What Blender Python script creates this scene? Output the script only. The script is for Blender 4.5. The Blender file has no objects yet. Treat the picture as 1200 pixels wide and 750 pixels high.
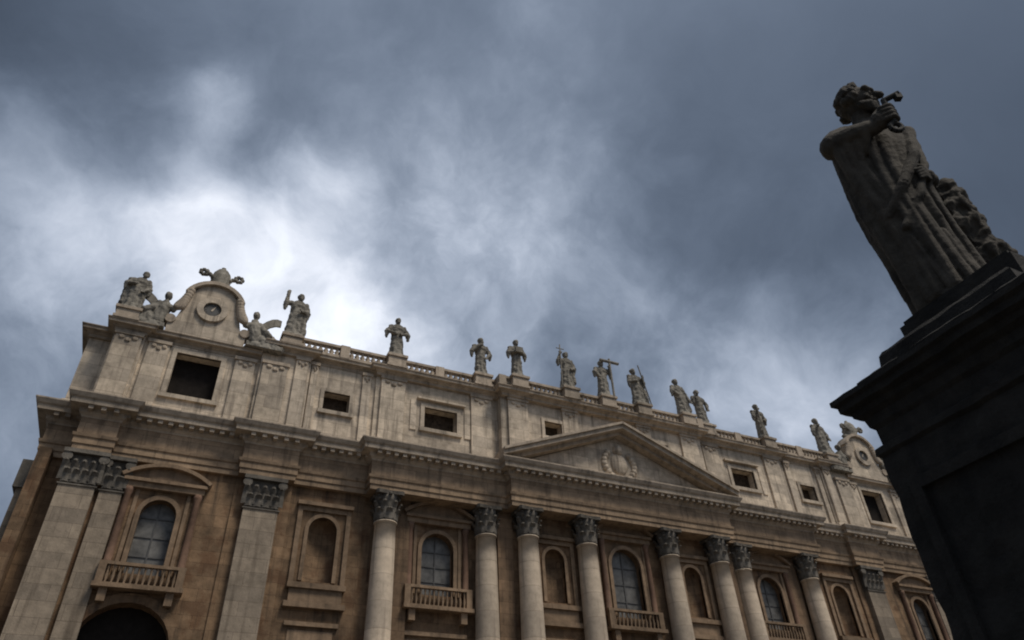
import bpy, bmesh, math, random
from mathutils import Vector, Matrix, noise
random.seed(7)
PI = math.pi
SC = bpy.context.scene
COL = SC.collection

# ------------------------------------------------------------------ camera
CAM = Vector((-44.507, -64.493, -0.739))
YAW, PITCH, ROLL = math.radians(26.977), math.radians(37.947), math.radians(-3.003)
fw = Vector((math.sin(YAW)*math.cos(PITCH), math.cos(YAW)*math.cos(PITCH), math.sin(PITCH)))
rt = Vector((math.cos(YAW), -math.sin(YAW), 0)); up = rt.cross(fw)
r2 = math.cos(ROLL)*rt + math.sin(ROLL)*up
u2 = -math.sin(ROLL)*rt + math.cos(ROLL)*up
cd = bpy.data.cameras.new('camera'); cam = bpy.data.objects.new('camera', cd); COL.objects.link(cam)
m = Matrix((r2, u2, -fw)).transposed().to_4x4(); m.translation = CAM
cam.matrix_world = m
cd.sensor_width = 36; cd.lens = 25.04; cd.clip_end = 3000; cd.clip_start = 0.1
SC.camera = cam

# ------------------------------------------------------------------ sun, world, exposure
SUN_EL, SUN_AZ = math.radians(60), math.radians(150)      # azimuth from +Y towards +X
sd = bpy.data.lights.new('sun', 'SUN'); sun = bpy.data.objects.new('sun', sd); COL.objects.link(sun)
sd.energy = 2.6; sd.angle = math.radians(16); sd.color = (1.0, 0.92, 0.81)
sv = Vector((math.sin(SUN_AZ)*math.cos(SUN_EL), math.cos(SUN_AZ)*math.cos(SUN_EL), math.sin(SUN_EL)))
sun.rotation_euler = sv.to_track_quat('Z', 'Y').to_euler()
sun.location = (0, -40, 80)

W = bpy.data.worlds.new('World'); SC.world = W; W.use_nodes = True
N = W.node_tree.nodes; L = W.node_tree.links
bg = N['Background']; bg.inputs['Strength'].default_value = 0.10

def nd(tree, t, **kw):
    n = tree.nodes.new(t)
    for k, v in kw.items(): setattr(n, k, v)
    return n
def mth(tree, op, a, b=None, c=None):
    n = tree.nodes.new('ShaderNodeMath'); n.operation = op
    for i, v in enumerate((a, b, c)):
        if v is None: continue
        if hasattr(v, 'is_output'): tree.links.new(v, n.inputs[i])
        else: n.inputs[i].default_value = v
    return n.outputs[0]
def vmth(tree, op, a, b=None, s=None):
    n = tree.nodes.new('ShaderNodeVectorMath'); n.operation = op
    for i, v in enumerate((a, b)):
        if v is None: continue
        if hasattr(v, 'is_output'): tree.links.new(v, n.inputs[i])
        else: n.inputs[i].default_value = v
    if s is not None: n.inputs['Scale'].default_value = s
    return n
def noise_tex(tree, vec, scale, detail=6, rough=0.55, dist=0.0):
    n = tree.nodes.new('ShaderNodeTexNoise')
    n.inputs['Scale'].default_value = scale; n.inputs['Detail'].default_value = detail
    n.inputs['Roughness'].default_value = rough; n.inputs['Distortion'].default_value = dist
    if vec is not None: tree.links.new(vec, n.inputs['Vector'])
    return n
def ramp(tree, fac, stops):
    n = tree.nodes.new('ShaderNodeValToRGB'); e = n.color_ramp.elements
    while len(e) < len(stops): e.new(0.5)
    for el, (p, c) in zip(e, stops): el.position = p; el.color = (*c, 1)
    if fac is not None: tree.links.new(fac, n.inputs[0])
    return n.outputs[0]
def mixc(tree, kind, fac, a, b):
    n = tree.nodes.new('ShaderNodeMix'); n.data_type = 'RGBA'; n.blend_type = kind
    for i, v in ((0, fac), (6, a), (7, b)):
        if hasattr(v, 'is_output'): tree.links.new(v, n.inputs[i])
        elif i == 0: n.inputs[0].default_value = v
        else: n.inputs[i].default_value = (*v, 1)
    return n.outputs[2]

# storm clouds over a physical sky: brighter and darker masses placed by direction in the sky
T = W.node_tree
tc = nd(T, 'ShaderNodeTexCoord')
d0 = tc.outputs['Generated']
nz = noise_tex(T, d0, 5.0, 6, 0.5)
wv = vmth(T, 'SUBTRACT', nz.outputs['Color'], (0.5, 0.5, 0.5))
ws = vmth(T, 'SCALE', wv.outputs[0], s=0.13)
dw = vmth(T, 'NORMALIZE', vmth(T, 'ADD', d0, ws.outputs[0]).outputs[0]).outputs[0]
def skydir(az, el):
    a, e = math.radians(az), math.radians(el)
    return (math.sin(a)*math.cos(e), math.cos(a)*math.cos(e), math.sin(e))
def lobe(az, el, width, amount):
    dt = vmth(T, 'DOT_PRODUCT', dw, skydir(az, el)).outputs['Value']
    k = 1.0/(1-math.cos(math.radians(width)))
    ex = mth(T, 'EXPONENT', mth(T, 'MULTIPLY', mth(T, 'SUBTRACT', dt, 1.0), k))
    return mth(T, 'MULTIPLY', ex, amount)
LOBES = [  # az, el, width, amount: where the cloud is thin and bright
    (-3, 42, 5.5, 0.62), (3, 39, 6, 0.72), (8, 35, 7, 0.50), (-15, 40, 6, 0.52), (-8, 51, 3.4, 0.52), (7.5, 48, 3.2, 0.42),
    (18, 35, 8, 0.30), (31, 38, 7, 0.20), (52, 30, 7, 0.58), (40, 32, 7, 0.26), (-13, 27, 7, 0.22), (-19, 36, 6, 0.32), (-24, 43, 5, 0.34), (26, 49, 13, 0.24),
]
tot = None
for a in LOBES:
    v = lobe(*a); tot = v if tot is None else mth(T, 'ADD', tot, v)
n2 = noise_tex(T, dw, 4.6, 12, 0.60, 0.0)
n3 = noise_tex(T, dw, 3.0, 10, 0.58)
n4 = noise_tex(T, dw, 8.0, 12, 0.62)
tot = mth(T, 'ADD', tot, mth(T, 'MULTIPLY', mth(T, 'SUBTRACT', n2.outputs['Fac'], 0.5), 1.15))
mr = nd(T, 'ShaderNodeMapRange', interpolation_type='SMOOTHERSTEP'); T.links.new(tot, mr.inputs['Value'])
mr.inputs['From Min'].default_value = -0.10; mr.inputs['From Max'].default_value = 1.0; mr.inputs['To Min'].default_value = 0.0; mr.inputs['To Max'].default_value = 0.58
tot = mth(T, 'ADD', mr.outputs[0], 0.23)
tot = mth(T, 'MULTIPLY', tot, mth(T, 'MULTIPLY_ADD', n3.outputs['Fac'], 1.9, 0.06))
tot = mth(T, 'MULTIPLY', tot, mth(T, 'MULTIPLY_ADD', n4.outputs['Fac'], 0.9, 0.55))
DARK = [(80, 51, 24, 0.96), (85, 36, 17, 0.9), (-30, 53, 12, 0.80), (-24, 30, 5, 0.20), (-80, 30, 50, 0.75), (52, 44, 8, 0.22), (11, 61, 9, 0.35), (-12, 46, 3.5, 0.3), (-3, 47, 3, 0.25), (58, 60, 12, 0.3)]  # the wide western mass is added out of view to dim the pedestal side
for a in DARK:
    v = mth(T, 'MAXIMUM', mth(T, 'SUBTRACT', 1.0, lobe(*a)), 0.0); tot = mth(T, 'MULTIPLY', tot, v)
tot = mth(T, 'ADD', tot, lobe(160, 66, 46, 0.36))  # added bright sky behind the camera, unseen, as key light for the front
tint = ramp(T, tot, [(0.0, (0.56, 0.75, 1.10)), (0.12, (0.60, 0.78, 1.10)), (0.35, (0.72, 0.85, 1.08)), (0.8, (0.92, 0.97, 1.08))])
cloud = vmth(T, 'SCALE', tint); T.links.new(mth(T, 'MULTIPLY', tot, 11.5), cloud.inputs['Scale'])
sky = nd(T, 'ShaderNodeTexSky', sky_type='NISHITA', sun_disc=False)
sky.sun_elevation = SUN_EL; sky.sun_rotation = SUN_AZ
out = mixc(T, 'MIX', 0.97, sky.outputs[0], cloud.outputs[0])
T.links.new(out, bg.inputs['Color'])

SC.view_settings.view_transform = 'Standard'; SC.view_settings.look = 'None'
SC.view_settings.exposure = 0.0; SC.view_settings.gamma = 1.0; SC.view_settings.use_curve_mapping = False
SC.render.engine = 'CYCLES'
SC.cycles.max_bounces = 6; SC.cycles.use_denoising = True
SC.cycles.pixel_filter_type = 'BLACKMAN_HARRIS'; SC.cycles.filter_width = 2.0

# ------------------------------------------------------------------ materials
def stone(name, col, vary=0.35, joints=True, streak=0.5, streak_col=(0.05, 0.045, 0.04), rough=0.9, bump=0.25, bw=2.6, bh=1.05, mottle=1.0, patch=None):
    mt = bpy.data.materials.new(name); mt.use_nodes = True; t = mt.node_tree
    b = t.nodes['Principled BSDF']; b.inputs['Roughness'].default_value = rough
    b.inputs['Specular IOR Level'].default_value = 0.25
    tcn = nd(t, 'ShaderNodeTexCoord'); o = tcn.outputs['Object']
    big = noise_tex(t, o, 0.23*mottle, 6, 0.6)
    mid = noise_tex(t, o, 1.3*mottle, 8, 0.65)
    fine = noise_tex(t, o, 9*mottle, 4, 0.6)
    lo = tuple(c*(1-vary) for c in col); hi = tuple(min(1, c*(1+vary)) for c in col)
    c = ramp(t, mth(t, 'MULTIPLY_ADD', mid.outputs['Fac'], 0.55, mth(t, 'MULTIPLY', big.outputs['Fac'], 0.45)), [(0.34, lo), (0.5, col), (0.66, hi)])
    if patch:
        pn = noise_tex(t, o, 0.42*mottle, 5, 0.62)
        c = mixc(t, 'MIX', mth(t, 'MULTIPLY', ramp_f(t, pn.outputs['Fac'], 0.5, 0.62), 0.75), c, patch)
    if streak:
        mp = nd(t, 'ShaderNodeMapping'); mp.inputs['Scale'].default_value = (1.5*mottle, 1.5*mottle, 0.10*mottle)
        t.links.new(o, mp.inputs['Vector'])
        st = noise_tex(t, mp.outputs[0], 1.0, 6, 0.6)
        s = ramp_f(t, st.outputs['Fac'], 0.50, 0.72)
        c = mixc(t, 'MIX', mth(t, 'MULTIPLY', s, streak), c, streak_col)
    hgt = mth(t, 'ADD', mth(t, 'MULTIPLY', mid.outputs['Fac'], 0.6), mth(t, 'MULTIPLY', fine.outputs['Fac'], 0.35))
    oi = nd(t, 'ShaderNodeObjectInfo')
    vr = mth(t, 'MULTIPLY_ADD', oi.outputs['Random'], 0.26, 0.87)
    cv = nd(t, 'ShaderNodeCombineXYZ')
    for q in range(3): t.links.new(vr, cv.inputs[q])
    c = mixc(t, 'MULTIPLY', 1.0, c, cv.outputs[0])
    pit = noise_tex(t, o, 5.5*mottle, 3, 0.7)
    c = mixc(t, 'MIX', mth(t, 'MULTIPLY', ramp_f(t, pit.outputs['Fac'], 0.60, 0.70), 0.45), c, tuple(q*0.45 for q in col))
    if joints:
        sp = nd(t, 'ShaderNodeSeparateXYZ'); t.links.new(o, sp.inputs[0])
        cb = nd(t, 'ShaderNodeCombineXYZ')
        t.links.new(mth(t, 'ADD', sp.outputs[0], sp.outputs[1]), cb.inputs[0]); t.links.new(sp.outputs[2], cb.inputs[1])
        br = nd(t, 'ShaderNodeTexBrick'); t.links.new(cb.outputs[0], br.inputs['Vector'])
        br.inputs['Scale'].default_value = 1.0; br.inputs['Mortar Size'].default_value = 0.022
        br.inputs['Brick Width'].default_value = bw; br.inputs['Row Height'].default_value = bh
        br.inputs['Color1'].default_value = (0.76, 0.75, 0.74, 1); br.inputs['Color2'].default_value = (1.16, 1.13, 1.08, 1)
        br.inputs['Mortar'].default_value = (0.55, 0.52, 0.5, 1)
        c = mixc(t, 'MULTIPLY', 0.85, c, br.outputs['Color'])
        hgt = mth(t, 'ADD', hgt, mth(t, 'MULTIPLY', mth(t, 'SUBTRACT', 1.0, br.outputs['Fac']), 0.35))
    t.links.new(c, b.inputs['Base Color'])
    bp = nd(t, 'ShaderNodeBump'); bp.inputs['Strength'].default_value = bump; bp.inputs['Distance'].default_value = 0.25/mottle
    t.links.new(hgt, bp.inputs['Height']); t.links.new(bp.outputs[0], b.inputs['Normal'])
    return mt
def ramp_f(t, f, lo, hi):
    n = nd(t, 'ShaderNodeMapRange'); n.interpolation_type = 'SMOOTHSTEP'
    n.inputs['From Min'].default_value = lo; n.inputs['From Max'].default_value = hi
    t.links.new(f, n.inputs['Value']); return n.outputs[0]

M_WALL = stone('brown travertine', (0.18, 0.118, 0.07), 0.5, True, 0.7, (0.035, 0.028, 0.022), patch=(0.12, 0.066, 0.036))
M_PIER = stone('ochre travertine', (0.18, 0.12, 0.075), 0.4, True, 0.5, (0.04, 0.03, 0.022))
M_ENT = stone('tan travertine', (0.31, 0.225, 0.15), 0.4, True, 0.55, (0.06, 0.045, 0.035))
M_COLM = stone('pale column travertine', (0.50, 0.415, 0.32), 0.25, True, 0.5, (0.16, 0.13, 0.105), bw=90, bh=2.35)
M_PIL = stone('dimmed pilaster travertine', (0.255, 0.21, 0.16), 0.35, True, 0.65, (0.09, 0.07, 0.052), bw=3.4, bh=1.2)  # darker base colour has lens falloff painted in; streaks are weathering
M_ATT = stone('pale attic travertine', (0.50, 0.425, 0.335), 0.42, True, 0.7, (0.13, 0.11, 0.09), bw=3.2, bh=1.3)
M_CORN = stone('weathered cornice stone', (0.36, 0.295, 0.225), 0.4, False, 0.6, (0.07, 0.06, 0.05))
M_TRIM = stone('window surround travertine', (0.21, 0.145, 0.092), 0.45, False, 0.5, (0.05, 0.04, 0.03))
M_RED = stone('reddish marble shafts', (0.15, 0.09, 0.06), 0.4, False, 0.3)
M_CAP = stone('grimy capital stone', (0.13, 0.115, 0.095), 0.55, False, 0.5, (0.04, 0.035, 0.03), bump=0.5)
M_STAT = stone('weathered statue travertine', (0.225, 0.205, 0.17), 0.5, False, 0.7, (0.035, 0.033, 0.03), bump=0.5, mottle=1.6)
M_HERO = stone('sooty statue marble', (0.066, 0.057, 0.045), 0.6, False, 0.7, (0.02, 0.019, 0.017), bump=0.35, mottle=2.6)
M_PED = stone('dimmed pedestal stone', (0.024, 0.022, 0.019), 0.6, False, 0.6, (0.012, 0.0115, 0.011), bump=0.5, bw=1.35, bh=0.78, mottle=2.2)  # near-black colour carries underexposure and lens falloff, plus grime streaks
M_ROOF = stone('roof tile', (0.20, 0.12, 0.08), 0.3, False, 0)
M_GROUND = stone('dark paving setts', (0.075, 0.072, 0.068), 0.3, True, 0.0, bw=0.35, bh=0.18)
M_STEP = stone('worn step travertine', (0.22, 0.20, 0.17), 0.25, True, 0.3)
def plain(name, col, rough=0.5, spec=0.5, metal=0.0, vary=0.25, scale=2.0):
    mt = bpy.data.materials.new(name); mt.use_nodes = True; t = mt.node_tree
    b = t.nodes['Principled BSDF']; b.inputs['Roughness'].default_value = rough; b.inputs['Metallic'].default_value = metal
    b.inputs['Specular IOR Level'].default_value = spec
    tcn = nd(t, 'ShaderNodeTexCoord'); nn = noise_tex(t, tcn.outputs['Object'], scale, 5, 0.6)
    t.links.new(ramp(t, nn.outputs['Fac'], [(0.3, tuple(c*(1-vary) for c in col)), (0.7, tuple(min(1, c*(1+vary)) for c in col))]), b.inputs['Base Color'])
    return mt
M_GLASS = plain('grey blue window glass', (0.115, 0.11, 0.10), 0.4, 0.3, 0.0, 0.6, 0.9)
M_DARK = plain('unlit interior black', (0.018, 0.015, 0.013), 0.9, 0.1)  # near-black panels stand in for the unlit space behind openings
M_SHUT = plain('grey glazing bars', (0.07, 0.068, 0.066), 0.7, 0.3, 0, 0.4, 1.5)
M_BARS = plain('faded window bars', (0.085, 0.083, 0.08), 0.7, 0.3)
M_OPEN = plain('brown boarded opening', (0.055, 0.04, 0.028), 0.9, 0.1, 0, 0.5, 3.0)
M_CLOCK = plain('dark clock dial', (0.05, 0.048, 0.045), 0.5, 0.4)
M_IRON = plain('dark bronze', (0.03, 0.028, 0.024), 0.8, 0.3, 0.0)

# ------------------------------------------------------------------ mesh helpers
def obj(name, bm, mat, parent=None, smooth=False, recalc=True):
    if recalc: bmesh.ops.recalc_face_normals(bm, faces=bm.faces)
    me = bpy.data.meshes.new(name); bm.to_mesh(me); bm.free()
    me.materials.append(mat)
    if smooth:
        for p in me.polygons: p.use_smooth = True
    o = bpy.data.objects.new(name, me); COL.objects.link(o)
    if parent: o.parent = parent
    return o
def tag(o, label=None, cat=None, group=None, kind=None):
    if label: o['label'] = label
    if cat: o['category'] = cat
    if group: o['group'] = group
    if kind: o['kind'] = kind
    return o
def empty(name, loc=(0, 0, 0), rz=0):
    o = bpy.data.objects.new(name, None); COL.objects.link(o); o.location = loc; o.rotation_euler = (0, 0, rz); o.empty_display_size = 0.5
    return o
def NB(): return bmesh.new()
def face(bm, pts):
    return bm.faces.new([bm.verts.new(p) for p in pts])
def box(bm, x0, x1, y0, y1, z0, z1):
    v = [bm.verts.new(p) for p in ((x0,y0,z0),(x1,y0,z0),(x1,y1,z0),(x0,y1,z0),(x0,y0,z1),(x1,y0,z1),(x1,y1,z1),(x0,y1,z1))]
    for f in ((0,3,2,1),(4,5,6,7),(0,1,5,4),(1,2,6,5),(2,3,7,6),(3,0,4,7)): bm.faces.new([v[i] for i in f])
def lathe(bm, prof, cx=0, cy=0, cz=0, seg=24, a0=0, a1=2*PI):
    full = abs(a1-a0-2*PI) < 1e-6
    n = seg if full else seg+1
    rings = []
    for r, z in prof:
        rings.append([bm.verts.new((cx+r*math.cos(a0+(a1-a0)*i/seg), cy+r*math.sin(a0+(a1-a0)*i/seg), cz+z)) for i in range(n)])
    for a, b in zip(rings, rings[1:]):
        for i in range(seg):
            j = (i+1) % n
            f = bm.faces.new((a[i], a[j], b[j], b[i])); f.smooth = True
    if full:
        bm.faces.new(rings[0][::-1]); bm.faces.new(rings[-1])
def extrude_profile(bm, prof, path, closed_ends=True):
    """prof: list of (out, z); path: list of (x, y) going left to right along the front (out = -Y for +X travel); mitred."""
    dirs = [(Vector(b)-Vector(a)).normalized() for a, b in zip(path, path[1:])]
    rings = []
    for i, p in enumerate(path):
        d1 = dirs[max(0, i-1)]; d2 = dirs[min(len(dirs)-1, i)]
        n1 = Vector((d1.y, -d1.x)); n2 = Vector((d2.y, -d2.x))
        nn = n1+n2; den = 1+n1.dot(n2)
        nn = nn/den if den > 1e-6 else n1
        rings.append([bm.verts.new((p[0]+nn.x*o, p[1]+nn.y*o, z)) for o, z in prof])
    for a, b in zip(rings, rings[1:]):
        for k in range(len(prof)-1):
            bm.faces.new((a[k], b[k], b[k+1], a[k+1]))
    if closed_ends:
        bm.faces.new(rings[0]); bm.faces.new(rings[-1][::-1])
def prism(bm, poly, y0, y1):
    """poly in (x, z), extruded from y0 (front) to y1."""
    a = [bm.verts.new((x, y0, z)) for x, z in poly]; b = [bm.verts.new((x, y1, z)) for x, z in poly]
    bm.faces.new(a); bm.faces.new(b[::-1])
    n = len(poly)
    for i in range(n):
        j = (i+1) % n; bm.faces.new((a[j], a[i], b[i], b[j]))
def arch_pts(xc, w, zs, n=14, flat=False, rise=None):
    if flat: return [(xc-w/2, zs), (xc+w/2, zs)]
    h = w/2 if rise is None else rise
    return [(xc-math.cos(PI*i/n)*w/2, zs+math.sin(PI*i/n)*h) for i in range(n+1)]
def wall_open(bm, x0, x1, z0, z1, y, ops, depth):
    """front wall with one stacked opening per z band; ops: (xc, w, zb, zs, flat)"""
    zc = z0
    for k, (xc, w, zb, zs, flat) in enumerate(ops):
        ztop = z1 if k == len(ops)-1 else (zs+(0 if flat else w/2)+ops[k+1][2])/2
        ap = arch_pts(xc, w, zs, flat=flat)
        if zb > zc+1e-4: face(bm, [(x0,y,zc),(x1,y,zc),(x1,y,zb),(x0,y,zb)])
        face(bm, [(x0,y,zb),(xc-w/2,y,zb),(xc-w/2,y,zs),(x0,y,zs)])
        face(bm, [(xc+w/2,y,zb),(x1,y,zb),(x1,y,zs),(xc+w/2,y,zs)])
        face(bm, [(x0,y,zs),(xc-w/2,y,zs),(xc-w/2,y,ztop),(x0,y,ztop)])
        face(bm, [(xc+w/2,y,zs),(x1,y,zs),(x1,y,ztop),(xc+w/2,y,ztop)])
        for (xa, za), (xb, zb2) in zip(ap, ap[1:]):
            if ztop > max(za, zb2): face(bm, [(xa,y,za),(xb,y,zb2),(xb,y,ztop),(xa,y,ztop)])
        loop = [(xc-w/2, zb)] + ap + [(xc+w/2, zb)]
        for i in range(len(loop)):
            (xa, za), (xb, zb2) = loop[i], loop[(i+1) % len(loop)]
            if abs(xa-xb)+abs(za-zb2) < 1e-6: continue
            face(bm, [(xa,y,za),(xa,y+depth,za),(xb,y+depth,zb2),(xb,y,zb2)])
        zc = ztop
    if not ops: face(bm, [(x0,y,z0),(x1,y,z0),(x1,y,z1),(x0,y,z1)])
    elif zc < z1-1e-4: face(bm, [(x0,y,zc),(x1,y,zc),(x1,y,z1),(x0,y,z1)])
def fill_panel(name, xc, w, zb, zs, flat, y, mat, parent, pad=0.05, thick=0.12):
    bm = NB(); ap = arch_pts(xc, w+2*pad, zs, flat=flat)
    if flat: ap = [(x, z+pad) for x, z in ap]
    prism(bm, [(xc-w/2-pad, zb-pad)]+ap+[(xc+w/2+pad, zb-pad)], y, y+thick)
    return obj(name, bm, mat, parent)
def arch_frame(bm, xc, w, zb, zs, flat, y0, y1, t):
    """frame of thickness t round an opening (jambs and head)"""
    inn = [(xc-w/2, zb)] + arch_pts(xc, w, zs, flat=flat) + [(xc+w/2, zb)]
    if flat: outp = [(xc-w/2-t, zb), (xc-w/2-t, zs+t), (xc+w/2+t, zs+t), (xc+w/2+t, zb)]
    else: outp = [(xc-w/2-t, zb)] + arch_pts(xc, w+2*t, zs) + [(xc+w/2+t, zb)]
    ai = [bm.verts.new((x, y0, z)) for x, z in inn]; ao = [bm.verts.new((x, y0, z)) for x, z in outp]
    bi = [bm.verts.new((x, y1, z)) for x, z in inn]; bo = [bm.verts.new((x, y1, z)) for x, z in outp]
    n = len(ai)
    for i in range(n-1):
        bm.faces.new((ao[i], ai[i], ai[i+1], ao[i+1])); bm.faces.new((ao[i], ao[i+1], bo[i+1], bo[i])); bm.faces.new((ai[i], bi[i], bi[i+1], ai[i+1]))
    for k in (0, n-1): bm.faces.new((ao[k], ai[k], bi[k], bo[k]))

# ------------------------------------------------------------------ ground
bm = NB(); s = 1500
face(bm, [(-s,-s,-2.4),(s,-s,-2.4),(s,s,-2.4),(-s,s,-2.4)])
tag(obj('ground', bm, M_GROUND), kind='structure')
bm = NB()
NS = 14
pts = [(-52.0, -2.42)]
path_y = -52.0; 
prof = []
for i in range(NS):
    y = -50.0+i*1.6; z0 = -2.4+i*2.4/NS; z1 = -2.4+(i+1)*2.4/NS
    prof += [(y, z0), (y, z1)]
prof += [(0.5, 0.0), (0.5, -2.41), (-50.0, -2.41)]
a = [bm.verts.new((-60, y, z)) for y, z in prof[:-1]]; b = [bm.verts.new((60, y, z)) for y, z in prof[:-1]]
for i in range(len(a)-1): bm.faces.new((a[i], b[i], b[i+1], a[i+1]))
bm.faces.new(a); bm.faces.new(b[::-1])
tag(obj('steps', bm, M_STEP), kind='structure')

# ------------------------------------------------------------------ basilica
P4, P3, P2, P1, PIL = 5.25, 12.12, 16.29, 26.7, 38.12
ZA, ZE0, ZE1, ZAT, ZTOP = 26.05, 29.0, 33.7, 43.9, 45.6
church = empty('basilica', (0, 0, 0))
tag(church, 'long baroque stone basilica facade with giant columns, pediment and statue-topped attic', 'church')

# wall bays (x0, x1, y, openings)
DEPTH = 1.2
BAYS = []
for s in (-1, 1):
    def R(a, b): return (a, b) if s < 0 else (-b, -a)
    BAYS += [
        (R(-56.6, -54.1), 1.7, [], M_WALL),
        (R(-54.1, -51.4), 0.0, [], M_WALL),
        (R(-51.4, -40.6), 0.15, [(s*46.4, 6.9, 3.0, 13.9, False), (s*46.2, 2.8, 19.6, 24.5, False)], M_WALL),
        (R(-40.6, -35.6), 0.0, [], M_WALL),
        (R(-35.6, -28.6), 0.2, [(s*32.3, 2.6, 3.0, 9.0, True), (s*32.3, 2.6, 20.4, 25.0, False)], M_WALL),
        (R(-28.6, -14.3), 0.4, [(s*21.3, 4.4, 2.0, 12.0, True), (s*21.0, 3.3, 20.3, 24.6, False)], M_WALL),
        (R(-14.3, -5.25), -0.8, [(s*8.7, 2.4, 3.0, 10.0, False), (s*8.7, 2.3, 20.4, 24.6, False)], M_WALL),
    ]
BAYS.append(((-5.25, 5.25), -0.8, [(0, 5.6, 2.0, 13.0, True), (0, 3.7, 19.6, 24.9, False)], M_WALL))
for (x0, x1), y, ops, mt in BAYS:
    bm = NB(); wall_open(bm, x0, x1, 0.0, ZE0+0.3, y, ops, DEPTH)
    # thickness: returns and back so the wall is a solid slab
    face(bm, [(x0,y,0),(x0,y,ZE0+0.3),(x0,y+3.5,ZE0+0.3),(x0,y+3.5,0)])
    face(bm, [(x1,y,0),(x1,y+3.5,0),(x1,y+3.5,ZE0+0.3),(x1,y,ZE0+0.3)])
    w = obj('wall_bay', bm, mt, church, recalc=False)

def put(o, parent, x=0, y=0, z=0):
    c = o.copy(); COL.objects.link(c); c.parent = parent; c.location = (x, y, z); return c

# panes, niches, doors
for (x0, x1), y, ops, mt in BAYS:
    for k, (xc, w, zb, zs, flat) in enumerate(ops):
        if k == 0:
            fill_panel('portal_recess', xc, w, zb, zs, flat, y+DEPTH-0.05, M_DARK, church)

# --- window surrounds
def balusters(bm, xs, y, z0, z1, r=0.13, seg=6):
    h = z1-z0
    for x in xs:
        lathe(bm, [(r*.9,0),(r*.9,.08*h),(r*.55,.14*h),(r*1.15,.4*h),(r*.5,.75*h),(r*.8,.86*h),(r*.85,h)], x, y, z0, seg)
def aedicule(xc, y, w, zb, zs, ped, half, sill_z, arched=True):
    """window part with sub-parts"""
    f = NB()
    top = zs + (w/2 if arched else 0)
    arch_frame(f, xc, w, zb, zs, not arched, y-0.22, y+0.3, 0.38)
    pil = []
    hz = top+0.75                                   # entablature bottom
    win = obj('window', f, M_TRIM, church)
    # mullioned pane
    fill_panel('pane', xc, w, zb, zs, not arched, y+0.75, M_GLASS, win)
    b = NB()
    box(b, xc-0.06, xc+0.06, y+0.66, y+0.748, zb, top-0.02)
    nrow = 3
    for i in range(1, nrow+1):
        z = zb+(zs-zb)*i/nrow; box(b, xc-w/2, xc-0.062, y+0.67, y+0.746, z-0.05, z+0.05); box(b, xc+0.062, xc+w/2, y+0.67, y+0.746, z-0.05, z+0.05)
    obj('glazing_bars', b, M_BARS, win)
    # half columns / strips
    for sx in (-1, 1):
        c = NB(); cx = xc+sx*(half-0.45)
        box(c, cx-0.42, cx+0.42, y-0.42, y+0.05, zb-0.05, zb+0.6)
        lathe(c, [(0.36,0),(0.36,.12),(0.29,.2),(0.30,2.0),(0.26,hz-zb-1.3),(0.36,hz-zb-0.95),(0.40,hz-zb-0.62)], cx, y-0.2, zb+0.6, 14)
        obj('half_column', c, M_RED, win)
        bx = NB(); bxx = xc+sx*(w/2+0.38+0.12)
        box(bx, min(bxx, bxx+sx*0.3), max(bxx, bxx+sx*0.3), y-0.12, y+0.05, zb, hz)
        obj('jamb_strip', bx, M_TRIM, win)
    e = NB()
    box(e, xc-half, xc+half, y-0.5, y+0.05, hz, hz+0.5)
    box(e, xc-half-0.15, xc+half+0.15, y-0.75, y+0.05, hz+0.502, hz+0.78)
    zz = hz+0.782
    if ped == 'tri':
        hh = 1.35
        prism(e, [(xc-half-0.1, zz), (xc+half+0.1, zz), (xc, zz+hh)], y-0.35, y+0.05)
        for sx in (-1, 1):
            prism(e, [(xc+sx*(half+0.3), zz+0.02), (xc+sx*(half+0.3), zz+0.3), (xc, zz+hh+0.32), (xc, zz+hh+0.04)][::sx], y-0.85, y+0.04)
    else:
        n = 16; a0 = math.radians(38); Rr = (half+0.25)/math.sin(a0); zc0 = zz-Rr*math.cos(a0)
        inner = [(xc+Rr*math.sin(-a0+2*a0*i/n), zc0+Rr*math.cos(-a0+2*a0*i/n)) for i in range(n+1)]
        outer = [(xc+(Rr+.32)*math.sin(-a0+2*a0*i/n), zc0+(Rr+.32)*math.cos(-a0+2*a0*i/n)) for i in range(n+1)]
        prism(e, inner, y-0.35, y+0.05)
        for i in range(n):
            prism(e, [inner[i], outer[i], outer[i+1], inner[i+1]], y-0.85, y+0.045)
    obj('window_pediment', e, M_TRIM, win)
    # balcony
    bl = NB()
    box(bl, xc-half-0.1, xc+half+0.1, y-1.1, y+0.05, sill_z-0.35, sill_z)
    box(bl, xc-half, xc+half, y-0.85, y-0.45, zb+0.35, zb+0.6)
    for sx in (-1, 1):
        box(bl, xc+sx*(half-0.3)-0.28, xc+sx*(half-0.3)+0.28, y-0.88, y-0.42, sill_z, zb+0.348)
        box(bl, xc+sx*(half-0.8)-0.3, xc+sx*(half-0.8)+0.3, y-0.8, y+0.03, sill_z-1.35, sill_z-0.352)
    obj('balcony', bl, M_TRIM, win)
    bl = NB()
    n = max(5, int((half*2-1.2)/0.42))
    balusters(bl, [xc-half+0.75+(2*half-1.5)*i/(n-1) for i in range(n)], y-0.65, sill_z+0.002, zb+0.348, 0.13)
    obj('balcony_balusters', bl, M_TRIM, win)
    return win
for s in (-1, 1):
    aedicule(s*46.2, 0.15, 2.8, 19.6, 24.5, 'seg', 3.2, 18.5)
    aedicule(s*21.0, 0.4, 3.3, 20.3, 24.6, 'seg', 3.35, 19.1)
aedicule(0, -0.8, 3.7, 19.6, 24.9, 'seg', 3.3, 18.5)

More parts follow.
